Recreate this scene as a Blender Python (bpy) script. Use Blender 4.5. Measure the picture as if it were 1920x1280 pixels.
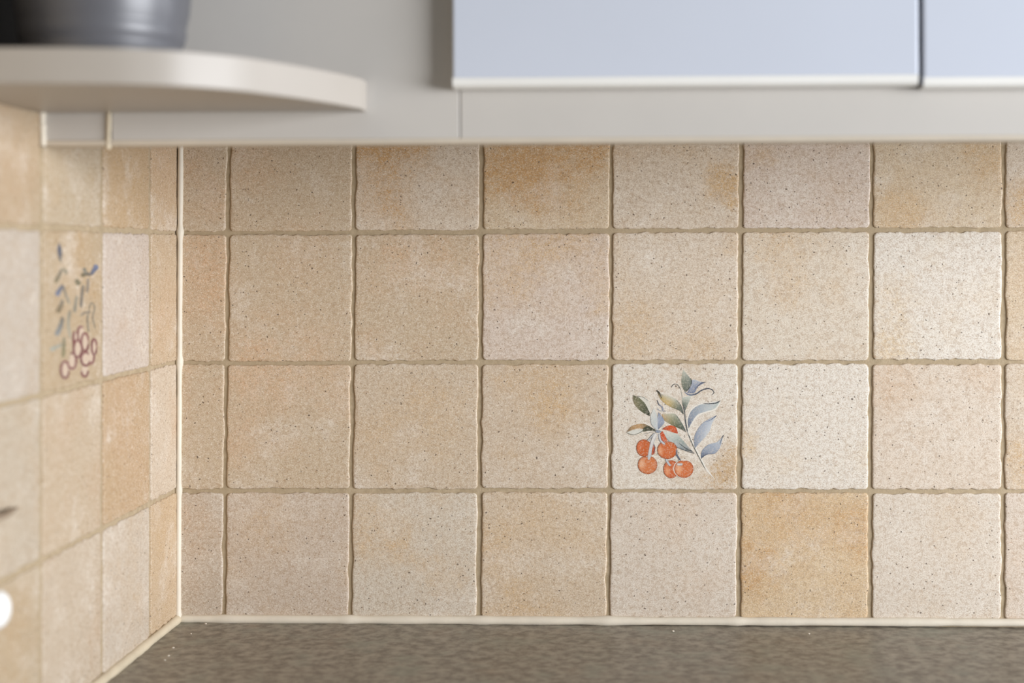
import bpy, bmesh, math, random
from mathutils import Vector, Matrix, noise

# ------------------------------------------------------------------ reset
for o in list(bpy.data.objects):
    bpy.data.objects.remove(o, do_unlink=True)
scene = bpy.context.scene
col = scene.collection

# ------------------------------------------------------------------ camera
# world: X right along the back wall, Y into the back wall (its face is Y = 0),
# Z up, origin in the corner of the two walls at worktop height (metres)
cam_d = bpy.data.cameras.new('camera')
cam = bpy.data.objects.new('camera', cam_d); col.objects.link(cam)
cam_d.sensor_width = 36.0
cam_d.lens = 2771.83 / 1920 * 36.0
cam_d.shift_x = -125.94 / 1920
cam_d.shift_y = -201.02 / 1920
cam_d.clip_start = 0.02
yaw, pitch, roll = -0.03687, 0.01175, -0.00277
fwd = Vector((math.sin(yaw) * math.cos(pitch), math.cos(yaw) * math.cos(pitch), math.sin(pitch)))
rgt = Vector((math.cos(yaw), -math.sin(yaw), 0))
upv = rgt.cross(fwd)
r2 = rgt * math.cos(roll) + upv * math.sin(roll)
u2 = -rgt * math.sin(roll) + upv * math.cos(roll)
m3 = Matrix((r2, u2, -fwd)).transposed()
cam.matrix_world = Matrix.Translation((0.35708, -1.14309, 0.2874)) @ m3.to_4x4()
cam_d.dof.use_dof = True
cam_d.dof.focus_distance = 1.142
cam_d.dof.aperture_fstop = 3.6
scene.camera = cam

# ------------------------------------------------------------------ light
world = bpy.data.worlds.new('room_light'); scene.world = world
world.use_nodes = True
bg = world.node_tree.nodes['Background']
bg.inputs['Color'].default_value = (0.86, 0.93, 1.0, 1)
bg.inputs['Strength'].default_value = 0.19

def area(name, loc, target, sx, sy, energy, color):
    l = bpy.data.lights.new(name, 'AREA'); l.shape = 'RECTANGLE'
    l.size = sx; l.size_y = sy; l.energy = energy; l.color = color
    o = bpy.data.objects.new(name, l); col.objects.link(o)
    o.location = loc
    o.rotation_euler = (Vector(target) - Vector(loc)).to_track_quat('-Z', 'Y').to_euler()
    return o
# daylight from the kitchen window, to the right of the photograph
area('window_daylight', (2.35, -1.28, 0.31), (0.2, -0.1, 0.22), 1.5, 0.8, 92, (0.90, 0.925, 0.97))

scene.view_settings.view_transform = 'Standard'
scene.view_settings.look = 'None'
scene.view_settings.exposure = 0.0
scene.view_settings.gamma = 1.0
scene.view_settings.use_curve_mapping = False

# ------------------------------------------------------------------ helpers
def lin(c):
    f = lambda v: (v / 255) / 12.92 if v / 255 <= 0.04045 else ((v / 255 + 0.055) / 1.055) ** 2.4
    return (f(c[0]), f(c[1]), f(c[2]), 1.0)

class NT:
    """small node-tree builder"""
    def __init__(self, name):
        self.m = bpy.data.materials.new(name); self.m.use_nodes = True
        self.t = self.m.node_tree; self.n = self.t.nodes
        self.b = self.n['Principled BSDF']
    def add(self, typ, **kw):
        nd = self.n.new(typ)
        for k, v in kw.items(): setattr(nd, k, v)
        return nd
    def link(self, a, b): self.t.links.new(a, b)
    def put(self, sock, v):
        if hasattr(v, 'is_linked') or isinstance(v, bpy.types.NodeSocket): self.link(v, sock)
        else: sock.default_value = v
    def math(self, op, a, b=0.0, c=0.0, clamp=False):
        nd = self.add('ShaderNodeMath', operation=op, use_clamp=clamp)
        self.put(nd.inputs[0], a); self.put(nd.inputs[1], b)
        if op in ('MULTIPLY_ADD', 'SMOOTH_MIN'): self.put(nd.inputs[2], c)
        return nd.outputs[0]
    def vec(self, op, a, b=(0, 0, 0)):
        nd = self.add('ShaderNodeVectorMath', operation=op)
        self.put(nd.inputs[0], a)
        if op == 'SCALE': self.put(nd.inputs[3], b)
        else: self.put(nd.inputs[1], b)
        return nd.outputs[1] if op in ('DISTANCE', 'LENGTH', 'DOT_PRODUCT') else nd.outputs[0]
    def noise(self, v, scale, detail=4.0, rough=0.55, out='Fac'):
        nd = self.add('ShaderNodeTexNoise')
        self.put(nd.inputs['Vector'], v); nd.inputs['Scale'].default_value = scale
        nd.inputs['Detail'].default_value = detail; nd.inputs['Roughness'].default_value = rough
        return nd.outputs[out]
    def ramp(self, f, a, b, lo=0.0, hi=1.0):
        nd = self.add('ShaderNodeMapRange', interpolation_type='SMOOTHSTEP')
        self.put(nd.inputs[0], f)
        for i, v in zip((1, 2, 3, 4), (a, b, lo, hi)): self.put(nd.inputs[i], v)
        return nd.outputs[0]
    def mix(self, f, a, b, mode='MIX'):
        nd = self.add('ShaderNodeMix', data_type='RGBA', blend_type=mode)
        self.put(nd.inputs[0], f); self.put(nd.inputs[6], a); self.put(nd.inputs[7], b)
        return nd.outputs[2]
    def attr(self, name, kind='OBJECT'):
        return self.add('ShaderNodeAttribute', attribute_type=kind, attribute_name=name)
    def coord(self): return self.add('ShaderNodeTexCoord').outputs['Object']
    def bump(self, h, strength, dist):
        nd = self.add('ShaderNodeBump'); nd.inputs['Strength'].default_value = strength
        nd.inputs['Distance'].default_value = dist
        self.link(h, nd.inputs['Height']); self.link(nd.outputs[0], self.b.inputs['Normal'])
    def done(self, color=None, rough=0.5, spec=0.5):
        if color is not None: self.put(self.b.inputs['Base Color'], color)
        self.put(self.b.inputs['Roughness'], rough)
        self.b.inputs['Specular IOR Level'].default_value = spec
        return self.m

def obj(name, me, mat=None, parent=None, loc=None):
    o = bpy.data.objects.new(name, me); col.objects.link(o)
    if mat is not None:
        if me.materials: me.materials[0] = mat
        else: me.materials.append(mat)
    if parent is not None: o.parent = parent
    if loc is not None: o.location = loc
    return o

def from_bm(bm, name, smooth=False):
    me = bpy.data.meshes.new(name)
    bmesh.ops.recalc_face_normals(bm, faces=bm.faces[:])
    bm.to_mesh(me); bm.free()
    if smooth:
        for p in me.polygons: p.use_smooth = True
    return me

def box_me(name, x0, x1, y0, y1, z0, z1, bev=0.0, seg=3):
    bm = bmesh.new()
    bmesh.ops.create_cube(bm, size=1.0)
    for v in bm.verts:
        v.co = Vector(((x0 + x1) / 2 + v.co.x * (x1 - x0), (y0 + y1) / 2 + v.co.y * (y1 - y0), (z0 + z1) / 2 + v.co.z * (z1 - z0)))
    if bev > 0:
        bmesh.ops.bevel(bm, geom=bm.edges[:] + bm.verts[:], offset=bev, segments=seg, profile=0.5, affect='EDGES')
    return from_bm(bm, name)

def tag(o, label=None, cat=None, group=None, kind=None):
    if label: o['label'] = label
    if cat: o['category'] = cat
    if group: o['group'] = group
    if kind: o['kind'] = kind
    return o

def empty(name, loc=(0, 0, 0)):
    o = bpy.data.objects.new(name, None); col.objects.link(o); o.location = loc
    o.empty_display_size = 0.02
    return o

def sweep(name, pts, radius, seg=10, wob=0.0, seed=0, freq=60.0, bumps=()):
    """irregular bead of sealant along a polyline; bumps = [(t, extra, width)]"""
    bm = bmesh.new(); rings = []
    n = len(pts)
    for i, p in enumerate(pts):
        p = Vector(p)
        a = Vector(pts[max(i - 1, 0)]); b = Vector(pts[min(i + 1, n - 1)])
        t = (b - a).normalized()
        ref = Vector((0, 0, 1)) if abs(t.z) < 0.8 else Vector((0, 1, 0))
        u = t.cross(ref).normalized(); w = u.cross(t)
        s = i / (n - 1)
        r = radius * (1 + wob * (noise.noise(Vector((s * freq, seed, 0.3))) + 0.5 * noise.noise(Vector((s * freq * 3, seed, 7.3)))))
        for bt, ex, bw in bumps: r += ex * math.exp(-((s - bt) / bw) ** 2)
        if i in (0, n - 1): r *= 0.55
        rings.append([bm.verts.new(p + (u * math.cos(k / seg * 2 * math.pi) + w * math.sin(k / seg * 2 * math.pi)) * r) for k in range(seg)])
    for i in range(n - 1):
        for k in range(seg):
            bm.faces.new((rings[i][k], rings[i][(k + 1) % seg], rings[i + 1][(k + 1) % seg], rings[i + 1][k]))
    bm.faces.new(rings[0]); bm.faces.new(rings[-1][::-1])
    return from_bm(bm, name, True)

def lathe_me(name, prof, seg=64):
    bm = bmesh.new(); rings = []
    for r, z in prof:
        rings.append([bm.verts.new((r * math.cos(k / seg * 2 * math.pi), r * math.sin(k / seg * 2 * math.pi), z)) for k in range(seg)])
    for i in range(len(prof) - 1):
        for k in range(seg):
            bm.faces.new((rings[i][k], rings[i][(k + 1) % seg], rings[i + 1][(k + 1) % seg], rings[i + 1][k]))
    bm.faces.new(rings[0]); bm.faces.new(rings[-1])
    return from_bm(bm, name, True)

# ------------------------------------------------------------------ materials
def mat_tile():
    T = NT('stoneware_tile')
    co = T.coord()
    seed = T.attr('seed').outputs['Vector']
    p = T.vec('ADD', co, seed)
    base = T.attr('base_tint').outputs['Color']
    warm = T.attr('warm_tint').outputs['Color']
    st = T.attr('patch_strength').outputs['Vector']
    sep = T.add('ShaderNodeSeparateXYZ'); T.link(st, sep.inputs[0])
    # warped position in tile units (-1..1)
    wob = T.noise(p, 34, 8, 0.75, 'Color')
    wob = T.vec('SCALE', T.vec('SUBTRACT', wob, (0.5, 0.5, 0.5)), 1.5)
    q = T.vec('ADD', T.vec('SCALE', co, 20.0), wob)
    total = None
    for i in range(3):
        pa = T.attr('patch_%d' % (i + 1)).outputs['Vector']
        s2 = T.add('ShaderNodeSeparateXYZ'); T.link(pa, s2.inputs[0])
        cv = T.add('ShaderNodeCombineXYZ'); T.link(s2.outputs[0], cv.inputs[0]); T.link(s2.outputs[1], cv.inputs[1])
        flat = T.vec('MULTIPLY', q, (1, 1, 0))
        d = T.math('DIVIDE', T.vec('DISTANCE', flat, cv.outputs[0]), s2.outputs[2])
        k = T.math('MULTIPLY', T.ramp(d, 0.15, 1.15, 1.0, 0.0), sep.outputs[i])
        total = k if total is None else T.math('ADD', total, k)
    cloud = T.ramp(T.noise(p, 26, 6, 0.62), 0.45, 0.75)
    total = T.math('ADD', total, T.math('MULTIPLY', cloud, 0.24), clamp=True)
    clump = T.ramp(T.noise(p, 210, 6, 0.75), 0.38, 0.62)
    total = T.math('MULTIPLY', total, T.math('MULTIPLY_ADD', clump, 0.9, 0.72), clamp=True)
    grain = T.ramp(T.noise(p, 900, 3, 0.6), 0.32, 0.68)
    # the warm glaze breaks up into grains
    total = T.math('MULTIPLY', total, T.math('MULTIPLY_ADD', grain, 0.9, 0.62), clamp=True)
    c = T.mix(total, base, warm)
    # small pale chalky bloom
    bloom = T.math('MULTIPLY', T.ramp(T.noise(T.vec('ADD', p, (3.1, 1.7, 0)), 24, 7, 0.68), 0.47, 0.70), 0.55)
    bloom = T.math('MULTIPLY', bloom, T.math('MULTIPLY_ADD', clump, 0.9, 0.3))
    c = T.mix(bloom, c, lin((234, 226, 214)))
    # fine mottling
    c = T.mix(T.math('MULTIPLY', T.ramp(T.noise(p, 1250, 3, 0.7), 0.46, 0.64), 0.52), c, lin((146, 116, 84)))
    c = T.mix(T.math('MULTIPLY', T.ramp(T.noise(T.vec('ADD', p, (9, 4, 2)), 1000, 3, 0.7), 0.50, 0.68), 0.55), c, lin((242, 234, 220)))
    c = T.mix(T.math('MULTIPLY', T.ramp(T.noise(T.vec('ADD', p, (1, 8, 3)), 330, 5, 0.75), 0.47, 0.62), 0.34), c, lin((160, 128, 92)))
    # rust flecks
    c = T.mix(T.math('MULTIPLY', T.ramp(T.noise(T.vec('ADD', p, (5, 5, 5)), 420, 3, 0.6), 0.66, 0.74), 0.45), c, lin((164, 108, 68)))
    # pin holes
    vo = T.add('ShaderNodeTexVoronoi'); vo.inputs['Scale'].default_value = 480
    T.link(T.vec('ADD', p, T.vec('SCALE', T.vec('SUBTRACT', T.noise(p, 300, 2, 0.5, 'Color'), (0.5, 0.5, 0.5)), 0.003)), vo.inputs['Vector'])
    sepc = T.add('ShaderNodeSeparateColor'); T.link(vo.outputs['Color'], sepc.inputs[0])
    size = T.math('MULTIPLY', T.ramp(sepc.outputs[0], 0.78, 1.0, 0.0, 1.0), 0.27)
    pin = T.math('MULTIPLY', T.math('LESS_THAN', vo.outputs['Distance'], size), 0.82)
    c = T.mix(pin, c, lin((74, 56, 42)))
    h = T.math('ADD', T.math('MULTIPLY', T.noise(p, 700, 4, 0.6), 0.5), T.math('MULTIPLY', pin, -0.8))
    h = T.math('ADD', h, T.math('MULTIPLY', T.noise(p, 120, 3, 0.5), 0.8))
    T.bump(h, 0.5, 0.0005)
    return T.done(c, T.math('MULTIPLY_ADD', grain, 0.2, 0.42), 0.4)

def mat_grout():
    T = NT('grout')
    co = T.coord()
    n = T.noise(co, 160, 5, 0.6)
    c = T.mix(T.ramp(n, 0.3, 0.7), lin((166, 148, 120)), lin((186, 168, 140)))
    c = T.mix(T.ramp(T.noise(co, 12, 3, 0.5), 0.4, 0.7), c, lin((176, 158, 130)))
    T.bump(T.noise(co, 500, 5, 0.65), 0.6, 0.0006)
    return T.done(c, 0.85, 0.25)

def mat_counter():
    T = NT('laminate_worktop')
    co = T.coord()
    st = T.vec('MULTIPLY', co, (1.0, 1.0, 1.0))
    a = T.noise(st, 105, 8, 0.72); b = T.noise(T.vec('ADD', st, (4, 2, 0)), 28, 5, 0.6)
    g = T.noise(T.vec('ADD', st, (8, 1, 0)), 18, 4, 0.6)
    c = T.mix(T.ramp(a, 0.34, 0.66), lin((108, 101, 90)), lin((168, 161, 148)))
    c = T.mix(T.math('MULTIPLY', T.ramp(b, 0.48, 0.7), 0.55), c, lin((146, 150, 138)))
    c = T.mix(T.math('MULTIPLY', T.ramp(g, 0.55, 0.75), 0.45), c, lin((148, 126, 104)))
    c = T.mix(T.math('MULTIPLY', T.ramp(T.noise(st, 420, 4, 0.7), 0.5, 0.72), 0.35), c, lin((92, 80, 68)))
    c = T.mix(T.math('MULTIPLY', T.ramp(T.noise(T.vec('ADD', st, (2, 7, 0)), 380, 4, 0.7), 0.56, 0.74), 0.4), c, lin((196, 187, 170)))
    T.bump(T.noise(co, 900, 3, 0.6), 0.25, 0.0003)
    return T.done(c, 0.42, 0.45)

def mat_plain(name, c, rough, spec=0.5, var=0.06, scale=30, bump=0.0):
    T = NT(name)
    co = T.coord()
    n = T.ramp(T.noise(co, scale, 4, 0.6), 0.25, 0.75)
    a = tuple(max(0, v * (1 - var)) for v in lin(c)[:3]) + (1,)
    b = tuple(min(1, v * (1 + var)) for v in lin(c)[:3]) + (1,)
    if bump: T.bump(T.noise(co, scale * 12, 3, 0.6), bump, 0.0004)
    return T.done(T.mix(n, a, b), rough, spec)

def mat_print():
    T = NT('fired_print')
    c = T.attr('ink', 'GEOMETRY').outputs['Color']
    co = T.coord()
    c = T.mix(T.math('MULTIPLY', T.ramp(T.noise(co, 1000, 3, 0.7), 0.48, 0.66), 0.36), c, lin((226, 214, 196)))
    c = T.mix(T.math('MULTIPLY', T.ramp(T.noise(T.vec('ADD', co, (3, 1, 0)), 1000, 3, 0.65), 0.52, 0.72), 0.22), c, lin((70, 56, 44)))
    return T.done(c, 0.45, 0.4)

M_tile, M_grout, M_counter, M_print = mat_tile(), mat_grout(), mat_counter(), mat_print()
M_caulk = mat_plain('white_sealant', (226, 216, 198), 0.5, 0.4, 0.05, 60, 0.25)
M_caulk2 = mat_plain('aged_sealant', (212, 198, 172), 0.55, 0.4, 0.09, 45, 0.3)
M_panel = mat_plain('off_white_laminate', (200, 195, 188), 0.42, 0.5, 0.02, 12)
M_door = mat_plain('cool_white_gloss', (207, 212, 223), 0.22, 0.6, 0.015, 8)
M_edge = mat_plain('bevel_highlight_white', (244, 242, 236), 0.35, 0.5, 0.02, 20)  # white carries the light caught by the lower door bevels
M_lip = mat_plain('beige_edge_band', (206, 194, 176), 0.5, 0.4, 0.04, 30)
M_shelf = mat_plain('shelf_laminate', (176, 168, 158), 0.42, 0.45, 0.02, 14)
M_pot = mat_plain('grey_glaze', (94, 94, 98), 0.38, 0.6, 0.08, 20)
M_soil = mat_plain('potting_soil', (52, 40, 30), 0.95, 0.1, 0.3, 200, 0.8)
M_knob = mat_plain('white_gloss', (248, 248, 246), 0.12, 0.8, 0.01, 20)
M_hook = mat_plain('dark_bronze', (150, 132, 112), 0.7, 0.5, 0.1, 60)
M_crumb = mat_plain('crumb', (226, 216, 200), 0.8, 0.2, 0.1, 300)
M_dark = mat_plain('gap_shade_dark', (34, 27, 22), 0.6, 0.3, 0.1, 30)  # shade colour of the sheet added beside the pot
M_carcass = mat_plain('carcass_board', (196, 188, 176), 0.6, 0.3, 0.03, 15)

# ------------------------------------------------------------------ walls
GZ = 0.0      # plane of the grout
TH = 0.0013   # how far the tiles stand proud of it
wall_back = obj('wall_back', box_me('wall_back', -0.12, 1.30, 0.0, 0.12, -0.04, 0.95), M_grout)
wall_left = obj('wall_left', box_me('wall_left', -0.12, 0.0, -0.80, 0.0, -0.04, 0.95), M_grout)
tag(wall_back, 'back wall of small square beige stoneware tiles with sandy grout', kind='structure')
tag(wall_left, 'left side wall of beige and peach square tiles, running towards the viewer', kind='structure')

def wav(s, seed, f1, f2, a1, a2):
    return a1 * noise.noise(Vector((s * f1, seed, 0))) * 1.6 + a2 * noise.noise(Vector((s * f2, seed, 5.5))) * 1.6

def tile_mesh(name, quad, seed, gap=0.0016, rough_h=1.35, gap_v=None):
    """quad: BL, BR, TR, TL joint crossings (2-D). Returns mesh centred on its centre, face towards local +Z."""
    c = sum((Vector(q) for q in quad), Vector((0, 0))) / 4
    Q = [Vector(q) - c for q in quad]
    n = 44; na = 5
    rng = random.Random(seed)
    gv = gap if gap_v is None else gap_v
    gaps = [(gv if k % 2 else gap) + rng.uniform(-0.0005, 0.0004) for k in range(4)]
    rcs = [rng.uniform(0.0022, 0.0036) for _ in range(4)]
    def outline(inset):
        # lines of the four sides moved inwards, then their crossings
        ls = []
        for k in range(4):
            A, B = Q[k], Q[(k + 1) % 4]
            d = (B - A).normalized(); nr = Vector((-d.y, d.x))
            ls.append((A + nr * (gaps[k] + inset), d, nr))
        def cross(l1, l2):
            den = l1[1].x * l2[1].y - l1[1].y * l2[1].x
            w = l2[0] - l1[0]
            return l1[0] + l1[1] * ((w.x * l2[1].y - w.y * l2[1].x) / den)
        cs = [cross(ls[k - 1], ls[k]) for k in range(4)]       # corner where side k starts
        out = []
        for k in range(4):
            A, B = cs[k], cs[(k + 1) % 4]
            d, nr = ls[k][1], ls[k][2]
            ra = max(0.0006, rcs[k] - inset * 0.4); rb = max(0.0006, rcs[(k + 1) % 4] - inset * 0.4)
            # corner arc, from the previous side's direction to this one
            pd = ls[k - 1][1]; cen = A - pd * ra + d * ra
            for i in range(na):
                an = math.pi / 2 * (i + 0.5) / na
                out.append(cen + pd * (ra * math.sin(an)) - d * (ra * math.cos(an)))
            p, q = A + d * ra, B - d * rb
            L = (q - p).length
            for i in range(n):
                t = i / (n - 1); x = t * L
                fade = min(1, 8 * t, 8 * (1 - t))
                if k in (0, 2): w = wav(x, seed * 1.7 + k, 80, 300, 0.00045, 0.00052 * rough_h)
                else: w = wav(x, seed * 1.3 + k, 60, 190, 0.00075, 0.00042)
                out.append(p + d * x + nr * (w * fade * (1 - min(0.6, inset * 150))))
        return out
    bm = bmesh.new()
    rings = []
    for inset, h in ((0.0, -0.0006), (0.00010, TH * 0.55), (0.00045, TH * 0.88), (0.0011, TH * 0.985), (0.0026, TH)):
        rings.append([bm.verts.new((p.x, p.y, h)) for p in outline(inset)])
    N = len(rings[0])
    for k in range(len(rings) - 1):
        for i in range(N):
            bm.faces.new((rings[k][i], rings[k][(i + 1) % N], rings[k + 1][(i + 1) % N], rings[k + 1][i]))
    cv = bm.verts.new((0, 0, TH))
    for i in range(N): bm.faces.new((rings[-1][i], rings[-1][(i + 1) % N], cv))
    me = bpy.data.meshes.new(name); bm.normal_update(); bm.to_mesh(me); bm.free()
    for p in me.polygons: p.use_smooth = True
    return me, c

WARM, PEACH, OCHRE = (208, 174, 128), (212, 179, 145), (200, 158, 106)
# base tint, warm tint, patches (x, y, radius, strength) in tile units -1..1
def sp(base, warm=WARM, *pt): return (base, warm, pt)
TAN, GREY, PALE, WHITE, PINK, CREAM = (208, 184, 150), (204, 186, 164), (222, 203, 178), (232, 222, 206), (220, 200, 182), (220, 196, 160)
BACK = {
 (0,0): sp(TAN, PEACH, (0.2,-.6,.5,.5), (-.3,.2,.5,.35)),
 (0,1): sp(TAN, PEACH, (-.6,.1,.6,.5)),
 (0,2): sp(PALE, OCHRE, (-.5,.75,1.0,.95), (.3,.9,.5,.8), (-.5,-.5,.8,.35)),
 (0,3): sp(CREAM, OCHRE, (-.5,.1,.9,.85), (.7,.5,.6,.9), (.2,-.3,.8,.5)),
 (0,4): sp(PALE, WARM, (0,.8,.8,.6), (.8,-.3,.45,.9), (-.9,.3,.5,.4)),
 (0,5): sp(PINK, WARM, (-.8,.1,.4,.4), (.6,.6,.5,.3)),
 (0,6): sp(CREAM, WARM, (.8,0,.55,.8), (.4,.9,.7,.55), (-.5,-.8,.6,.6)),
 (0,7): sp(PALE, WARM, (-.6,-.6,.7,.8)),
 (1,0): sp(TAN, PEACH, (0,.6,1.0,.7), (.3,-.1,.8,.4)),
 (1,1): sp(TAN, PEACH, (-.6,-.9,.55,.9), (.2,.7,.7,.35), (.4,-.8,.6,.5)),
 (1,2): sp(TAN, PEACH, (0,.75,.9,.6), (.8,.4,.6,.4), (-.7,-.7,.4,.35)),
 (1,3): sp(PINK, WARM, (-.6,.5,.9,.6), (.3,.9,.8,.6), (.9,.1,.45,.6)),
 (1,4): sp(PALE, WARM, (-.7,-.5,.8,.55), (.4,-.8,.6,.5), (.9,.8,.4,.3)),
 (1,5): sp((226,211,188), WARM, (-.3,.1,.5,.55), (-.3,.85,.6,.5)),
 (1,6): sp(WHITE, CREAM, (-.7,-.8,.6,.8), (-.7,0,.5,.4)),
 (1,7): sp(CREAM, PEACH, (0,.4,1.2,.6)),
 (2,0): sp(TAN, PEACH, (-.5,.7,.5,.6)),
 (2,1): sp(TAN, PEACH, (-.3,.85,.8,.85), (.8,.6,.6,.6), (-.7,-.2,.5,.45)),
 (2,2): sp((212,190,160), WARM, (.2,.1,.7,.35), (-.6,-.3,.6,.3)),
 (2,3): sp((214,192,164), WARM, (0,.7,.9,.5), (.3,.1,.6,.2)),
 (2,4): sp((231,221,204), (196,164,122), (.95,-.5,.5,.7), (.2,.98,.5,.5), (.8,-.95,.7,.5)),
 (2,5): sp(WHITE, CREAM, (-.95,-.2,.35,.7), (-.3,-.6,.3,.35)),
 (2,6): sp((226,207,184), PEACH, (-.6,.7,.7,.4), (-.6,-.3,.5,.25)),
 (2,7): sp(PALE, WARM, (-.6,-.7,.7,.6)),
 (3,0): sp(GREY, PEACH, (-.3,.5,.5,.3)),
 (3,1): sp((208,188,166), WARM, (-.5,.3,.7,.25)),
 (3,2): sp((214,200,178), WARM, (-.7,.5,.8,.5), (-.2,0,.4,.4), (.4,-.4,.4,.35)),
 (3,3): sp((214,190,158), WARM, (-.8,.1,.6,.6), (-.5,-.7,.7,.5), (.1,.7,.8,.35)),
 (3,4): sp((220,204,184), PEACH, (0,.6,.5,.25)),
 (3,5): sp((222,190,144), OCHRE, (-.8,-.2,.5,.8), (.8,.3,.5,.6), (-.2,.7,1.0,.45)),
 (3,6): sp((224,209,189), WARM, (.3,.8,.6,.25)),
 (3,7): sp((222,203,182), PEACH, (0,-.4,.8,.3)),
}
LEFT = {
 (0,0): sp((214,180,136), PEACH, (0,.2,1.2,.6)),
 (1,0): sp((212,182,142), PEACH, (0,-.3,.9,.5)),
 (2,0): sp((222,200,172), PEACH, (.7,.2,.6,.7)),
 (3,0): sp((214,182,140), WARM, (.2,.4,.9,.45)),
 (0,1): sp((214,178,130), WARM, (0,0,1.1,.6)),
 (1,1): sp((224,206,190), PEACH, (.4,-.4,.3,.3)),
 (2,1): sp((212,174,126), PEACH, (-.2,.4,.9,.7), (.3,-.5,.8,.4)),
 (3,1): sp((220,203,180), WARM, (.5,-.4,.4,.3)),
 (0,2): sp((214,192,156), WARM, (-.4,.6,.8,.5)),
 (1,2): sp((210,182,140), WARM, (.1,.6,.8,.5), (.8,.2,.4,.5)),
 (2,2): sp((220,194,158), PEACH, (-.3,.5,.6,.5), (.8,-.2,.5,.4)),
 (3,2): sp((220,198,168), PEACH, (.8,-.4,.4,.4)),
 (0,3): sp((212,184,142), PEACH, (.2,-.3,.9,.6)),
 (1,3): sp((222,208,190), WARM, (-.8,0,.3,.2)),
 (2,3): sp((218,200,172), WARM, (-.6,-.6,.5,.3)),
 (3,3): sp((212,188,150), WARM, (.2,.3,.9,.5)),
 (0,4): sp((220,202,178), WARM, (.2,.2,.6,.3)),
 (1,4): sp((212,184,144), PEACH, (0,.2,.9,.5)),
 (2,4): sp((216,188,150), WARM, (.3,-.3,.7,.4)),
 (3,4): sp((220,203,182), PEACH, (-.2,.3,.6,.3)),
}
def dress(o, spec, seed, k=1.0):
    base, warm, pt = spec
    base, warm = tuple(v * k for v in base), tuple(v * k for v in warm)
    ease = lambda c: tuple(v + (sum(c) / 3 + 6 - v) * 0.22 for v in c)
    base = ease(base)
    rng = random.Random(seed)
    o['seed'] = (rng.uniform(-30, 30), rng.uniform(-30, 30), rng.uniform(-5, 5))
    o['base_tint'] = lin(base)[:3]; o['warm_tint'] = lin(warm)[:3]
    ss = [0.0, 0.0, 0.0]
    for i in range(3):
        if i < len(pt):
            o['patch_%d' % (i + 1)] = (float(pt[i][0]), float(pt[i][1]), float(pt[i][2])); ss[i] = float(pt[i][3]) * (0.82 if warm[2] < 112 else 0.6)
        else: o['patch_%d' % (i + 1)] = (0.0, 0.0, 1.0)
    o['patch_strength'] = tuple(ss)

# joint crossings measured on the wall (millimetres): rows top to bottom, x then z
CX0 = [1.0, 40.6, 139.5, 238.8, 339.7, 439.6, 539.4, 639.8, 740.7, 840.7]
CX1 = [-0.4, 37.4, 136.0, 236.5, 336.7, 436.3, 536.5, 637.6, 738.9, 839.0]
ZL = [404.1, 302.7, 201.5, 102.1, 2.6]
ZR = [404.0, 303.5, 202.4, 103.9, 5.2]
def node(r, c):
    t = (302.7 - ZL[r]) / 300.0
    x = CX0[c] + (CX1[c] - CX0[c]) * t
    z = ZL[r] + (ZR[r] - ZL[r]) * x / 740.0
    return (x / 1000, z / 1000)
back_tiles = {}
for r in range(4):
    for c in range(9):
        quad = [node(r + 1, c), node(r + 1, c + 1), node(r, c + 1), node(r, c)]
        me, ce = tile_mesh('tile', quad, 11 + r * 17 + c * 3)
        o = obj('tile', me, M_tile, wall_back)
        # local x -> world X, local y -> world Z, local z -> world -Y
        o.matrix_local = Matrix.Translation((ce.x, GZ, ce.y)) @ Matrix(((1, 0, 0, 0), (0, 0, -1, 0), (0, 1, 0, 0), (0, 0, 0, 1)))
        dress(o, BACK.get((r, c), sp(PALE, WARM, (0.2, 0.3, .8, .4))), 100 + r * 10 + c)
        back_tiles[(r, c)] = o
YL = [0.0, 66.0, 164.2, 265.6, 366.0, 466.0]
ZLL = [403.5, 303.0, 202.3, 102.8, 4.0]
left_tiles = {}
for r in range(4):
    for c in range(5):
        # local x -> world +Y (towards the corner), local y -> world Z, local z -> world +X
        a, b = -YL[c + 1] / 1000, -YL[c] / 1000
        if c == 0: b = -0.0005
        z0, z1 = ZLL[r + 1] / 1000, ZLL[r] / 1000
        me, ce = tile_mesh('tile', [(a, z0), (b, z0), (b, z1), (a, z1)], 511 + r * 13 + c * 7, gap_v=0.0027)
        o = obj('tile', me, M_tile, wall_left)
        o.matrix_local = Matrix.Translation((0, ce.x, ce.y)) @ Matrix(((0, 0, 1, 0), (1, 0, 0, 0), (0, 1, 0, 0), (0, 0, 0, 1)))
        dress(o, LEFT[(r, c)], 900 + r * 10 + c, (0.95, 0.92, 0.90, 0.88, 0.88)[c])  # left wall tints darkened towards the viewer: light falloff put into the colour
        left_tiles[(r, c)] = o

# ------------------------------------------------------------------ worktop
bm = bmesh.new()
prof = [(0.0, -0.038), (0.0, 0.0)]
prof += [(-0.625 - 0.012 * math.sin(a), -0.012 + 0.012 * math.cos(a)) for a in [i * math.pi / 16 for i in range(9)]]
prof += [(-0.637, -0.038)]
va = [bm.verts.new((0.0, y, z)) for y, z in prof]; vb = [bm.verts.new((1.30, y, z)) for y, z in prof]
for i in range(len(prof)):
    j = (i + 1) % len(prof); bm.faces.new((va[i], va[j], vb[j], vb[i]))
bm.faces.new(va); bm.faces.new(vb[::-1])
ct = obj('countertop', from_bm(bm, 'countertop'), M_counter)
tag(ct, 'grey-brown mottled laminate countertop below the tiled walls', 'countertop')

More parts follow.
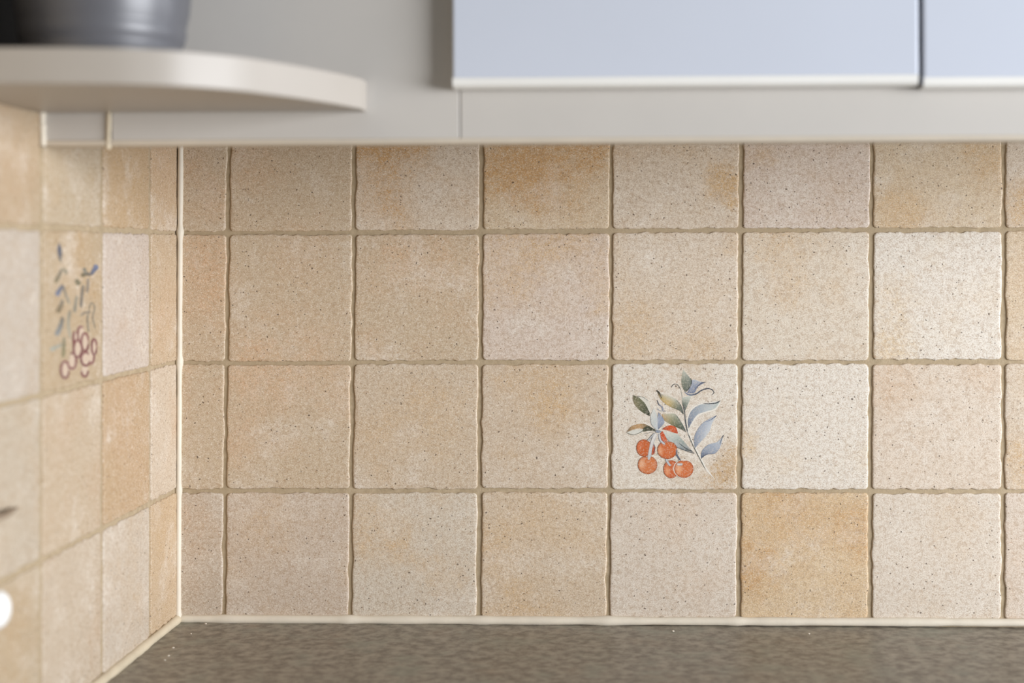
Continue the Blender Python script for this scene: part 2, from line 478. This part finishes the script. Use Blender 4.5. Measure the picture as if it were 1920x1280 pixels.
# ------------------------------------------------------------------ sealant beads
def line(a, b, n): return [tuple(a[k] + (b[k] - a[k]) * i / (n - 1) for k in range(3)) for i in range(n)]
t1 = obj('trim_1', sweep('trim_1', line((0.0018, -0.0019, 0.0), (0.0040, -0.0019, 0.42), 160), 0.0022, 12, 0.16, 3, 16,
        [(0.722, .0011, .008), (0.482, .0011, .008), (0.243, .0009, .008), (0.006, .0016, .01)]), M_caulk)
tag(t1, 'thin white sealant line running up the corner between the tiled walls', kind='structure')
t2 = obj('trim_2', sweep('trim_2', line((0.0, -0.0012, 0.0026), (1.29, -0.0012, 0.0052), 300), 0.0033, 12, 0.14, 9, 40,
        [(0.03, .0005, .006), (0.105, .0006, .005), (0.185, .0005, .005), (0.26, .0006, .005), (0.337, .0006, .004)]), M_caulk)
tag(t2, 'cream sealant bead between the countertop and the back wall tiles', kind='structure')
t3 = obj('trim_3', sweep('trim_3', line((0.0014, 0.0, 0.0024), (0.0014, -0.62, 0.0026), 180), 0.0036, 12, 0.16, 21, 30, []), M_caulk2)
tag(t3, 'cream sealant bead between the countertop and the left wall tiles', kind='structure')

# ------------------------------------------------------------------ wall cabinet
PY = -0.268          # face of the panels below and beside the doors
ZV = 0.3525          # lower edge of the valance
cab = empty('wall_cabinet', (0.25, -0.13, ZV))
tag(cab, 'white wall cabinet with pale bluish doors hanging above the back wall tiles', 'cabinet')
off = Vector((-0.25, 0.13, -ZV))
def cpart(name, me, mat, parent=cab, label=None):
    o = obj(name, me, mat, parent)
    if parent is cab: o.location = off
    if label: o['label'] = label
    return o
cpart('body', box_me('body', 0.2556, 1.25, -0.2682, -0.004, 0.3915, 0.93), M_carcass)
cpart('filler_panel', box_me('filler_panel', 0.0015, 0.0418, PY + .0006, -0.25, ZV + .001, 0.93, 0.0005, 2), M_panel)
cpart('filler_panel', box_me('filler_panel', 0.0442, 0.2537, PY, -0.25, ZV + .001, 0.93, 0.0005, 2), M_panel)
cpart('valance', box_me('valance', 0.2543, 1.25, PY, -0.25, ZV + .001, 0.391, 0.0006, 2), M_panel)
cpart('edge_strip', box_me('edge_strip', 0.0015, 1.25, PY - .0008, -0.2505, ZV - .0008, ZV + .0026, 0.0008, 3), M_lip, label='beige strip along the lower edge of the valance')
sm = sweep('sealant', line((0.0028, PY - .0005, ZV - .001), (0.0022, PY - .0012, ZV + .0225), 30), 0.0021, 10, 0.3, 5, 9, [(0.98, .0016, .12)])
cpart('sealant', sm, M_caulk, label='rough white sealant between panel and left wall')
sm = sweep('sealant', line((0.0422, PY + .0002, ZV - .003), (0.0432, PY - .0002, ZV + .03), 30), 0.0013, 10, 0.2, 6, 7, [(0.0, .0006, .1)])
cpart('sealant', sm, M_caulk2)
DF = -0.281          # door face
def door(x0, x1, z0, z1, zoff=0):
    # slab with an eased edge all round
    me = box_me('door', x0, x1, DF, DF + 0.0125, z0, z1, 0.0014, 3)
    d = cpart('door', me, M_door)
    # quarter-round strip as the lower bevel; light it catches put into its white
    bm = bmesh.new()
    prof = [(DF - .0005, z0 + .0052), (DF - .0009, z0 + .0045), (DF - .0009, z0 + .0026), (DF - .0002, z0 + .0008), (DF + .0014, z0 - .0004), (DF + .004, z0 - .0008), (DF + .0122, z0 - .0008), (DF + .0122, z0 + .0052)]
    a = [bm.verts.new((x0 + .0003, y, z)) for y, z in prof]; b = [bm.verts.new((x1 - .0003, y, z)) for y, z in prof]
    for i in range(len(prof)):
        j = (i + 1) % len(prof); bm.faces.new((a[i], a[j], b[j], b[i]))
    bm.faces.new(a); bm.faces.new(b[::-1])
    e = obj('edge_band', from_bm(bm, 'edge_band'), M_edge, d)
    e['label'] = 'lower door bevel with the light it catches put into its white'
    return d
door(0.2511, 0.5225, 0.3842, 0.926)
door(0.5251, 0.7965, 0.3826, 0.926)
door(0.7991, 1.0705, 0.3830, 0.926)

# ------------------------------------------------------------------ corner shelf with its rounded front
sh = empty('corner_shelf', (0.05, -0.268, 0.371))
tag(sh, 'white corner shelf with a rounded front edge at upper left', 'shelf')
arc_pts = [(0.1972, PY - .0006), (0.1974, -0.285), (0.1900, -0.3085), (0.1828, -0.3267), (0.1735, -0.3475), (0.1629, -0.3670), (0.1555, -0.3800), (0.1450, -0.3925), (0.1280, -0.4070), (0.1130, -0.4145), (0.0970, -0.4192), (0.0723, -0.4230), (0.0463, -0.4245), (0.0025, -0.4250)]
def cr_spline(pts, per=8):
    out = []
    for i in range(len(pts) - 1):
        p0 = Vector(pts[max(i - 1, 0)]); p1 = Vector(pts[i]); p2 = Vector(pts[i + 1]); p3 = Vector(pts[min(i + 2, len(pts) - 1)])
        for k in range(per):
            t = k / per
            out.append(0.5 * ((2 * p1) + (-p0 + p2) * t + (2 * p0 - 5 * p1 + 4 * p2 - p3) * t * t + (-p0 + 3 * p1 - 3 * p2 + p3) * t ** 3))
    out.append(Vector(pts[-1])); return out
arc = cr_spline(arc_pts[1:], 6)
arc = [Vector(arc_pts[0])] + arc
ZS0, ZS1 = 0.3706, 0.3887
bm = bmesh.new()
poly = arc + [Vector((0.0025, PY - .0006))]
inset = 0.0008
lo = [bm.verts.new((p.x - .05, p.y + .268, 0.0003)) for p in poly]; hi = [bm.verts.new((p.x - .05, p.y + .268, ZS1 - ZS0 - .0003)) for p in poly]
for i in range(len(poly)):
    j = (i + 1) % len(poly); bm.faces.new((lo[i], lo[j], hi[j], hi[i]))
bm.faces.new(lo[::-1]); bm.faces.new(hi)
obj('board', from_bm(bm, 'board'), M_shelf, sh)
# edge band following the curve
bm = bmesh.new(); rows = []
H = ZS1 - ZS0
for i, p in enumerate(arc):
    a, b = arc[max(i - 1, 0)], arc[min(i + 1, len(arc) - 1)]
    t = (b - a).normalized(); nn = Vector((-t.y, t.x))   # outward
    if nn.y > 0 and abs(nn.y) > .3: nn = -nn
    if abs(nn.y) <= .3 and nn.x < 0: nn = -nn
    rows.append([bm.verts.new((p.x - .05 + nn.x * o_, p.y + .268 + nn.y * o_, z)) for o_, z in ((-.002, 0), (.0006, 0), (.0013, .0007), (.0013, H - .0007), (.0006, H), (-.002, H))])
for i in range(len(rows) - 1):
    for k in range(6):
        kk = (k + 1) % 6; bm.faces.new((rows[i][k], rows[i][kk], rows[i + 1][kk], rows[i + 1][k]))
bm.faces.new(rows[0]); bm.faces.new(rows[-1][::-1])
me = from_bm(bm, 'edge_band', True)
me.set_sharp_from_angle(angle=0.6)
obj('edge_band', me, M_shelf, sh)

# added near-black sheet on the left wall: shade of the gap beside the pot
cpart('gap_shade', box_me('gap_shade', 0.0016, 0.0064, -0.418, -0.2686, ZS1 + .0003, 0.93, 0.0005, 2), M_dark, label='very dark sheet added as shade between the pot and the left wall')

# ------------------------------------------------------------------ pot on the shelf
pot = empty('plant_pot', (0.0668, -0.345, ZS1))
tag(pot, 'round grey glazed pot standing on the white corner shelf', 'pot')
prof = [(0.030, 0.0), (0.0405, 0.0), (0.0418, 0.0012), (0.0424, 0.004), (0.0428, 0.0085), (0.0421, 0.0100), (0.0424, 0.0115), (0.0440, 0.0150), (0.0448, 0.0195), (0.0442, 0.0215), (0.0446, 0.0232),
        (0.0462, 0.030), (0.0475, 0.045), (0.0486, 0.065), (0.0492, 0.085), (0.0505, 0.0865), (0.0515, 0.090), (0.0515, 0.098), (0.0505, 0.1005), (0.0485, 0.1005), (0.0475, 0.098), (0.0465, 0.070), (0.044, 0.03), (0.04, 0.010), (0.02, 0.008)]
obj('body', lathe_me('body', prof), M_pot, pot)
obj('soil', lathe_me('soil', [(0.0001, 0.082), (0.0468, 0.082), (0.0470, 0.086), (0.03, 0.0885), (0.0001, 0.089)], 40), M_soil, pot)

# ------------------------------------------------------------------ knob and hook on the left wall
kn = empty('wall_peg', (0.0019, -0.3530, 0.0945))
tag(kn, 'small glossy white round peg on the left wall tile', 'peg')
rot = Matrix.Rotation(math.pi / 2, 4, 'Y')
pr = [(0.0045, 0.0), (0.0048, 0.0008), (0.0040, 0.0020), (0.0036, 0.0045)] 
o = obj('stem', lathe_me('stem', pr, 24), M_knob, kn); o.matrix_local = rot
pr = [(0.0025, 0.0040)] + [(0.0105 * math.sin(a), 0.0105 - 0.0065 * math.cos(a)) for a in [0.35 + i * (math.pi - 0.45) / 14 for i in range(15)]]
o = obj('ball', lathe_me('ball', pr, 32), M_knob, kn); o.matrix_local = rot
hk = empty('wall_hook', (0.0019, -0.345, 0.1437))
tag(hk, 'dark metal hook tip on the left wall tile above the white peg', 'hook')
o = obj('back_plate', box_me('back_plate', 0, 0.0016, -0.016, 0.0, -0.010, 0.010, 0.0006, 2), M_hook, hk)
o = obj('hook_arm', sweep('hook_arm', [(0.001, -0.008, 0.0), (0.006, -0.004, -0.0005), (0.0075, 0.004, -0.001), (0.006, 0.014, -0.0015), (0.0035, 0.026, -0.002), (0.002, 0.036, -0.002)], 0.0017, 10), M_hook, hk)

# ------------------------------------------------------------------ printed motifs
def spline2(pts, per=7):
    return cr_spline([Vector(p) for p in pts], per) if len(pts) > 2 else [Vector(pts[0]).lerp(Vector(pts[1]), i / per) for i in range(per + 1)]
def resample(pts, n):
    L = [0]
    for a, b in zip(pts, pts[1:]): L.append(L[-1] + (b - a).length)
    out = []; j = 0
    for i in range(n):
        d = L[-1] * i / (n - 1)
        while j < len(pts) - 2 and L[j + 1] < d: j += 1
        s = (d - L[j]) / max(1e-9, L[j + 1] - L[j]); out.append(pts[j].lerp(pts[j + 1], min(1, s)))
    return out
class Print:
    def __init__(self, mp, z0, dz, lift=0.03): self.lift = lift; self.bold = 1.0 if lift > 0 else 1.35; self.v = []; self.f = []; self.c = []; self.mp = mp; self.z = z0; self.dz = dz
    def vert(self, p, c): self.v.append((*self.mp(p), self.z)); self.c.append(lin(self.ink(c))); return len(self.v) - 1
    def ink(self, c):
        g = sum(c) / 3
        blue = c[2] > c[0] + 6
        c = tuple(v + (g - v) * ((0.40 if self.lift > 0 else 0.2) if blue else 0.04) for v in c)
        if blue and g > 84 and self.lift > 0: c = tuple(v + (228 - v) * min(0.30, (g - 84) / 90) for v in c)
        return tuple(v + (236 - v) * self.lift for v in c)
    def grad(self, cols, t):
        if len(cols) == 1: return cols[0]
        s = t * (len(cols) - 1); i = min(int(s), len(cols) - 2); s -= i
        return tuple(cols[i][k] * (1 - s) + cols[i + 1][k] * s for k in range(3))
    def leaf(self, A, B, ca, cb=None, n=18, m=4):
        self.z += self.dz; cb = cb or ca
        a = resample(spline2(A), n); b = resample(spline2(B), n); g = []
        for i in range(n):
            t = i / (n - 1); c0, c1 = self.grad(ca, t), self.grad(cb, t)
            g.append([self.vert(a[i].lerp(b[i], j / m), tuple(c0[k] * (1 - j / m) + c1[k] * j / m for k in range(3))) for j in range(m + 1)])
        for i in range(n - 1):
            for j in range(m): self.f.append((g[i][j], g[i][j + 1], g[i + 1][j + 1], g[i + 1][j]))
    def stroke(self, P, w, cols, w1=None, n=22):
        self.z += self.dz; w1 = w if w1 is None else w1
        w, w1 = w * self.bold, w1 * self.bold
        p = resample(spline2(P), n); g = []
        for i in range(n):
            a, b = p[max(i - 1, 0)], p[min(i + 1, n - 1)]
            d = (b - a).normalized(); nn = Vector((-d.y, d.x)); t = i / (n - 1)
            ww = (w + (w1 - w) * t) * 0.5 * min(1, 0.35 + 6 * t, 0.35 + 6 * (1 - t)); c = self.grad(cols, t)
            g.append((self.vert(p[i] + nn * ww, c), self.vert(p[i] - nn * ww, c)))
        for i in range(n - 1): self.f.append((g[i][0], g[i][1], g[i + 1][1], g[i + 1][0]))
    def ball(self, c, rx, ry, body, hi, rim, hp=(-.45, -.05), n=36, dent=0.0):
        self.z += self.dz; c = Vector(c); rings = []
        for k, rr in enumerate((0.0, .3, .55, .78, .92, 1.0)):
            row = []
            for i in range(n if rr else 1):
                a = i / n * 2 * math.pi; e = Vector((math.cos(a), math.sin(a)))
                rad = rr * (1 - dent * math.exp(-((a - 1.5 * math.pi) / .35) ** 2))
                q = e * rad
                h = max(0, 1 - ((q.x - hp[0]) ** 2 / .16 + (q.y - hp[1]) ** 2 / .5)); 
                cc = tuple(body[j] + (hi[j] - body[j]) * h for j in range(3))
                if rr >= .92:
                    s = 0.75 if rr == 1.0 else 0.25
                    cc = tuple(cc[j] * (1 - s) + rim[j] * s for j in range(3))
                row.append(self.vert(c + Vector((q.x * rx, q.y * ry)), cc))
            rings.append(row)
        for i in range(n): self.f.append((rings[0][0], rings[1][i], rings[1][(i + 1) % n]))
        for k in range(1, 5):
            for i in range(n): self.f.append((rings[k][i], rings[k + 1][i], rings[k + 1][(i + 1) % n], rings[k][(i + 1) % n]))
    def ring(self, c, rx, ry, w, cols, fill=None, a0=0, a1=2 * math.pi):
        if fill: self.ball(c, rx, ry, fill, fill, fill, n=18)
        self.stroke([(c[0] + rx * math.cos(a0 + (a1 - a0) * i / 14), c[1] + ry * math.sin(a0 + (a1 - a0) * i / 14)) for i in range(15)], w, cols, n=28)
    def build(self, parent):
        me = bpy.data.meshes.new('printed_motif'); me.from_pydata(self.v, [], self.f); me.update()
        at = me.color_attributes.new('ink', 'FLOAT_COLOR', 'POINT')
        for i, c in enumerate(self.c): at.data[i].color = c
        # all faces towards local +Z
        bm = bmesh.new(); bm.from_mesh(me)
        bm.normal_update()
        fl = [f for f in bm.faces if f.normal.z < 0]
        if fl: bmesh.ops.reverse_faces(bm, faces=fl)
        bm.to_mesh(me); bm.free()
        return obj('printed_motif', me, M_print, parent)

# --- cherries and leaves (drawing units: 4.923 per photo pixel, about 12 300 per metre)
K = 0.1 / 243.6 / 4.923
pc = Print(lambda p: ((p[0] - 618) * K, (638 - p[1]) * K), TH + 0.00004, 0.000004)
DK, DG, BL, PB = (62, 62, 60), (74, 78, 62), (84, 104, 146), (176, 190, 200)
HALO = (232, 226, 214)
# white halos under the drawing
pc.stroke([(728, 640), (770, 760), (830, 870), (900, 1010), (985, 1120)], 26, [HALO], 8)
pc.leaf([(745, 670), (728, 580), (765, 480), (845, 425), (940, 412), (1048, 398)], [(745, 670), (795, 595), (840, 538), (905, 512), (1000, 482), (1048, 398)], [HALO])
# bud
pc.leaf([(715, 318), (690, 270), (682, 200), (700, 112)], [(715, 318), (758, 285), (776, 215), (700, 112)], [(88, 94, 80), (130, 134, 116), (196, 196, 180)], [(82, 88, 80), (120, 128, 118), (200, 200, 186)])
pc.leaf([(735, 325), (762, 270), (785, 205), (850, 222)], [(735, 325), (800, 328), (835, 270), (905, 230)], [(70, 86, 130), (120, 140, 172), (196, 204, 204)], [(72, 90, 132), (78, 96, 140), (92, 106, 140)])
pc.stroke([(768, 190), (775, 235), (752, 285), (725, 315)], 9, [(58, 62, 56)], 6)
pc.stroke([(800, 300), (835, 262), (870, 235), (908, 230)], 8, [(78, 94, 134), (52, 60, 84)], 9)
pc.stroke([(712, 318), (755, 345), (815, 337), (870, 302), (925, 286), (965, 298), (982, 325), (960, 347)], 16, [(80, 100, 146), (60, 70, 92), (54, 58, 66)], 8)
pc.stroke([(590, 278), (602, 255), (632, 245), (658, 265), (678, 300)], 8, [(60, 60, 58), (96, 98, 92)], 5)
pc.stroke([(678, 300), (686, 350), (692, 390)], 5, [(150, 150, 140)], 4)
pc.leaf([(690, 370), (688, 425), (712, 492)], [(775, 352), (748, 420), (714, 495)], [(188, 194, 182), (98, 104, 92), (74, 80, 72)], [(208, 210, 198), (150, 158, 146), (80, 88, 82)])
# main stem
pc.stroke([(700, 440), (712, 520), (720, 600), (738, 690)], 12, [(76, 84, 88), (70, 78, 84)], 12)
pc.stroke([(738, 690), (780, 795), (832, 900), (900, 1030)], 9, [(64, 72, 72), (74, 78, 66)], 6)
pc.stroke([(900, 1030), (940, 1075), (985, 1115)], 8, [(226, 218, 204)], 4)
# right-hand leaves
pc.leaf([(748, 655), (740, 580), (775, 490), (850, 437), (940, 424), (1040, 400)], [(748, 655), (785, 585), (830, 527), (900, 500), (990, 470), (1040, 400)], [(56, 76, 112), (88, 112, 142), (140, 158, 164), (160, 172, 168)], [(66, 88, 128), (110, 134, 160), (180, 190, 186), (196, 200, 190)])
pc.stroke([(880, 424), (940, 426), (1000, 420), (1040, 398)], 6, [(70, 76, 84), (46, 52, 62)], 11)
pc.stroke([(750, 640), (780, 560), (840, 500)], 8, [(58, 78, 118), (110, 132, 160)], 3)
pc.leaf([(805, 835), (795, 760), (820, 680), (885, 598), (1005, 532)], [(805, 835), (865, 770), (935, 690), (962, 610), (1005, 532)], [(66, 86, 124), (112, 132, 164), (150, 168, 190)], [(92, 112, 146), (186, 196, 204), (168, 184, 202)])
pc.stroke([(885, 598), (950, 575), (1006, 534)], 7, [(104, 124, 168), (58, 72, 108)], 9)
pc.stroke([(810, 820), (840, 740), (900, 650)], 5, [(80, 100, 138), (130, 148, 178)], 3)
pc.leaf([(860, 935), (868, 862), (930, 802), (1010, 778), (1070, 712)], [(860, 935), (912, 897), (985, 882), (1035, 830), (1070, 712)], [(58, 78, 116), (120, 142, 172), (196, 204, 206)], [(54, 72, 110), (110, 130, 164), (186, 196, 204)])
pc.stroke([(860, 932), (910, 893), (985, 884), (1032, 838)], 6, [(50, 62, 88), (96, 110, 140)], 4)
pc.stroke([(1034, 805), (1050, 752), (1072, 712)], 6, [(90, 104, 130), (56, 62, 78)], 9)
# left-hand leaves along the stem
pc.leaf([(455, 305), (500, 338), (590, 362), (650, 402), (690, 470), (700, 525)], [(455, 305), (488, 382), (540, 432), (600, 466), (660, 490), (700, 525)], [(60, 56, 46), (206, 200, 180), (196, 196, 182), (118, 124, 108), (80, 90, 84)], [(58, 54, 44), (184, 152, 84), (196, 160, 84), (110, 114, 94), (56, 66, 66)])
pc.stroke([(452, 304), (480, 330), (500, 380)], 16, [(54, 52, 44), (84, 78, 58)], 8)
pc.stroke([(640, 395), (680, 450), (700, 525)], 5, [(72, 80, 74)], 8)
pc.leaf([(500, 520), (560, 518), (625, 522), (672, 582), (706, 642), (728, 692)], [(500, 520), (525, 580), (588, 620), (650, 650), (690, 668), (728, 692)], [(200, 190, 166), (176, 178, 158), (110, 120, 104), (58, 70, 72)], [(206, 160, 112), (150, 136, 92), (86, 92, 66), (50, 60, 62)])
pc.stroke([(620, 520), (665, 575), (690, 620)], 5, [(84, 90, 84)], 4)
pc.leaf([(505, 680), (560, 688), (640, 705), (700, 770), (750, 830), (800, 882)], [(505, 680), (558, 762), (620, 812), (700, 852), (760, 864), (800, 882)], [(222, 216, 200), (200, 204, 192), (150, 160, 152), (64, 76, 80)], [(206, 206, 194), (176, 186, 178), (90, 106, 110), (50, 62, 70)])
pc.stroke([(545, 745), (605, 808), (700, 852), (802, 886)], 7, [(96, 112, 116), (48, 60, 68)], 7)
pc.stroke([(660, 790), (710, 830), (770, 862)], 7, [(90, 100, 92), (50, 60, 62)], 8)
# dark leaf at left and pale companions
pc.leaf([(235, 345), (238, 402), (272, 462), (332, 512), (392, 542)], [(235, 345), (292, 372), (345, 422), (382, 482), (392, 542)], [(96, 92, 66), (138, 126, 92), (96, 98, 70), (46, 50, 38)], [(84, 84, 60), (104, 108, 78), (70, 76, 54), (44, 50, 38)])
pc.leaf([(290, 370), (345, 422), (385, 500)], [(290, 362), (360, 378), (402, 470)], [(216, 212, 198)])
pc.stroke([(272, 358), (325, 366), (378, 402)], 5, [(80, 80, 72), (120, 122, 116)], 4)
pc.leaf([(395, 540), (402, 615), (455, 672)], [(425, 465), (458, 540), (472, 672)], [(206, 208, 200), (190, 196, 194)], [(214, 214, 204), (170, 182, 190)])
pc.stroke([(396, 545), (408, 620), (452, 668)], 5, [(120, 128, 128)], 4)
pc.leaf([(470, 505), (460, 580), (466, 662)], [(470, 505), (526, 592), (468, 664)], [(92, 112, 150), (110, 134, 176), (80, 98, 132)], [(84, 104, 146), (100, 124, 172), (70, 86, 116)])
pc.stroke([(458, 393), (475, 435), (503, 455), (512, 492)], 7, [(60, 68, 88), (96, 118, 164)], 13)
pc.stroke([(455, 470), (490, 492), (540, 495)], 6, [(120, 136, 168), (70, 80, 104)], 6)
pc.leaf([(172, 692), (215, 640), (270, 618), (335, 612), (400, 642), (442, 672)], [(172, 692), (240, 664), (300, 654), (380, 674), (442, 677)], [(110, 92, 66), (172, 132, 84), (190, 150, 104), (96, 86, 58), (52, 52, 40)])
pc.leaf([(315, 668), (365, 634), (440, 664)], [(312, 690), (380, 676), (440, 678)], [(74, 76, 56), (50, 54, 40)])
pc.leaf([(180, 690), (240, 672), (330, 662)], [(180, 694), (250, 712), (320, 690)], [(214, 212, 200)])
pc.stroke([(172, 694), (235, 714), (300, 692), (335, 664)], 5, [(132, 132, 122), (70, 72, 60)], 6)
pc.stroke([(330, 708), (390, 694), (440, 682)], 4, [(150, 150, 142)], 4)
# cherries
OR, HI, RIM = (198, 92, 36), (228, 170, 130), (132, 56, 26)
RED = (204, 74, 26)
pc.leaf([(505, 660), (560, 628), (625, 640), (648, 694)], [(505, 664), (550, 672), (600, 690), (646, 702)], [(170, 60, 26), (206, 82, 32), (206, 82, 32), (178, 60, 22)])
pc.leaf([(486, 700), (492, 745), (532, 800)], [(508, 678), (540, 740), (560, 795)], [(200, 72, 26), (206, 90, 38)])
pc.ball((412, 850), 26, 48, (188, 76, 34), (188, 76, 34), (110, 60, 60))
pc.ball((335, 835), 70, 80, OR, (214, 110, 62), RIM, (-.6, -.2))
pc.ball((368, 990), 90, 86, (208, 116, 62), HI, RIM, (-.6, -.1), dent=.12)
pc.ball((550, 852), 92, 84, (204, 100, 44), (226, 158, 116), RIM, (-.75, .1), dent=.08)
pc.ball((586, 1030), 73, 83, (200, 94, 42), (228, 152, 106), RIM, (-.5, .2))
pc.ball((700, 1026), 95, 86, HALO, HALO, HALO)
pc.ball((702, 1026), 90, 84, (208, 108, 54), (230, 168, 126), RIM, (-.5, .0), dent=.10)
# stalks
def stalk(P, w, c=(214, 212, 206), e=(88, 92, 100)):
    pc.stroke(P, w + 7, [e]); pc.stroke(P, w, [c, (190, 192, 194)])
stalk([(436, 696), (405, 730), (368, 772)], 10, (170, 172, 172))
stalk([(446, 700), (412, 780), (392, 870), (378, 945)], 24, (226, 220, 212), (120, 124, 132))
stalk([(474, 702), (488, 762), (530, 802)], 14, (206, 206, 202), (80, 100, 140))
pc.stroke([(640, 845), (638, 895), (672, 950)], 13, [(84, 96, 120), (66, 78, 104)], 13)
stalk([(640, 985), (690, 985)], 18, (216, 212, 206), (150, 120, 110))
stalk([(540, 935), (556, 970), (580, 1000)], 14, (190, 192, 192), (110, 118, 128))
pc.stroke([(428, 800), (438, 840), (420, 880)], 7, [(74, 84, 120), (110, 70, 80)], 5)
pc.ball((466, 682), 28, 13, (88, 108, 140), (88, 108, 140), (56, 68, 88), n=16)
tc = back_tiles[(2, 4)]
pc.build(tc)
tc['label'] = 'tile printed with five orange cherries and blue-green leaves'

# --- grapes on the left wall tile (drawing units: the tile's own face, 465 by about 1180)
def mapl(p):
    u = (p[0] - 60) / 465.0; top = 45.0; bot = 1270 - 105 * u
    v = (p[1] - top) / (bot - top)
    return ((u - 0.5) * 0.1014, (0.5 - v) * 0.1007)
pg = Print(mapl, TH + 0.00004, 0.000005, -0.10)
SL, OL = (96, 106, 124), (132, 122, 98)
pg.leaf([(180, 150), (165, 220), (192, 310)], [(180, 150), (200, 220), (192, 310)], [(84, 96, 122), (92, 100, 116), (130, 128, 116)])
pg.stroke([(196, 352), (180, 395), (150, 450)], 14, [(120, 116, 106), (140, 128, 100)], 26)
pg.stroke([(196, 345), (230, 362), (225, 385)], 16, [(150, 144, 126)], 18)
pg.stroke([(210, 465), (185, 500), (160, 545)], 18, [(110, 112, 118), (112, 126, 158)], 30)
pg.stroke([(212, 475), (230, 540), (258, 606)], 13, [(128, 124, 116), (150, 146, 132)], 13)
pg.stroke([(206, 575), (190, 625), (166, 670)], 18, [(128, 122, 110), (132, 116, 88)], 30)
pg.stroke([(206, 700), (190, 770), (158, 838)], 20, [(112, 108, 100), (140, 148, 152)], 30)
pg.stroke([(262, 650), (248, 750), (266, 860)], 20, [(140, 136, 122), (172, 170, 154)], 10)
pg.stroke([(314, 540), (304, 600), (292, 668)], 14, [(150, 146, 132), (136, 132, 120)], 20)
pg.stroke([(216, 850), (214, 920), (210, 1000)], 14, [(130, 128, 110), (136, 128, 92)], 22)
pg.stroke([(206, 900), (165, 920), (115, 945)], 12, [(150, 150, 138), (166, 172, 164)], 24)
pg.stroke([(364, 460), (352, 540), (345, 630)], 20, [(136, 126, 112), (112, 108, 104)], 18)
pg.stroke([(402, 410), (400, 460), (394, 520)], 16, [(146, 136, 124)], 18)
pg.stroke([(478, 312), (455, 340), (425, 385)], 34, [(92, 116, 160), (84, 92, 116)], 18)
pg.stroke([(425, 388), (390, 378), (345, 395)], 16, [(88, 86, 84), (128, 118, 92)], 26)
pg.stroke([(365, 335), (375, 352), (385, 378)], 22, [(128, 126, 116)], 16)
pg.stroke([(300, 425), (318, 440), (335, 462)], 24, [(126, 120, 98)], 30)
pg.stroke([(340, 690), (375, 668), (425, 660)], 12, [(132, 124, 112)], 10)
pg.stroke([(410, 660), (416, 610), (436, 592), (456, 630), (440, 690), (446, 730), (462, 785)], 8, [(140, 132, 116)], 9)
pg.stroke([(405, 670), (396, 720), (408, 815)], 11, [(128, 122, 108)], 9)
MR, FL = [(116, 62, 70), (136, 84, 88)], (206, 186, 166)
for c_, rx, ry, a0, a1 in [((345, 830), 26, 60, 2.4, 5.4), ((375, 1095), 26, 45, 0, 3.1), ((300, 860), 14, 55, 1.4, 4.6), ((222, 1090), 30, 62, 0, 6.28), ((278, 1025), 28, 58, -2.2, 2.4),
                         ((318, 935), 30, 64, 0, 6.28), ((375, 885), 28, 66, 0, 6.28), ((382, 1010), 36, 50, 0, 6.28), ((428, 975), 22, 70, -1.4, 2.4), ((450, 920), 20, 58, 0, 6.28)]:
    pg.ring(c_, rx, ry, 13, MR, FL, a0, a1)
tg = left_tiles[(1, 2)]
pg.build(tg)
tg['label'] = 'tile printed with maroon grapes and grey-blue leaves'

# ------------------------------------------------------------------ crumbs on the worktop
rng = random.Random(5)
def crumb(x, y, r, label):
    bm = bmesh.new(); bmesh.ops.create_icosphere(bm, subdivisions=1, radius=r)
    for v in bm.verts: v.co = Vector((v.co.x * rng.uniform(.8, 1.5), v.co.y * rng.uniform(.7, 1.3), v.co.z * .6)) * rng.uniform(.8, 1.15)
    zmin = min(v.co.z for v in bm.verts)
    for v in bm.verts: v.co.z -= zmin
    o = obj('crumb', from_bm(bm, 'crumb'), M_crumb, None, (x, y, 0.0))
    tag(o, label, 'crumb', 'crumbs on the countertop')
crumb(0.0252, -0.0080, 0.0010, 'pale crumb on the countertop, right at the back beside the tiled corner')
crumb(0.0228, -0.0376, 0.0008, 'pale crumb on the countertop, second nearest to the tiled corner')
crumb(0.0215, -0.0766, 0.0009, 'pale crumb on the countertop, in front of the corner, middle of the row')
crumb(0.0249, -0.0978, 0.0009, 'pale crumb on the countertop, brightest of the pair nearest the viewer')
crumb(0.0257, -0.1088, 0.0007, 'smallest pale crumb on the countertop, nearest the viewer by the left wall')
crumb(0.4875, -0.0255, 0.0009, 'single pale crumb on the countertop below the ochre tile')
crumb(0.3859, -0.0203, 0.0011, 'single pale crumb on the countertop below the cherry tile')
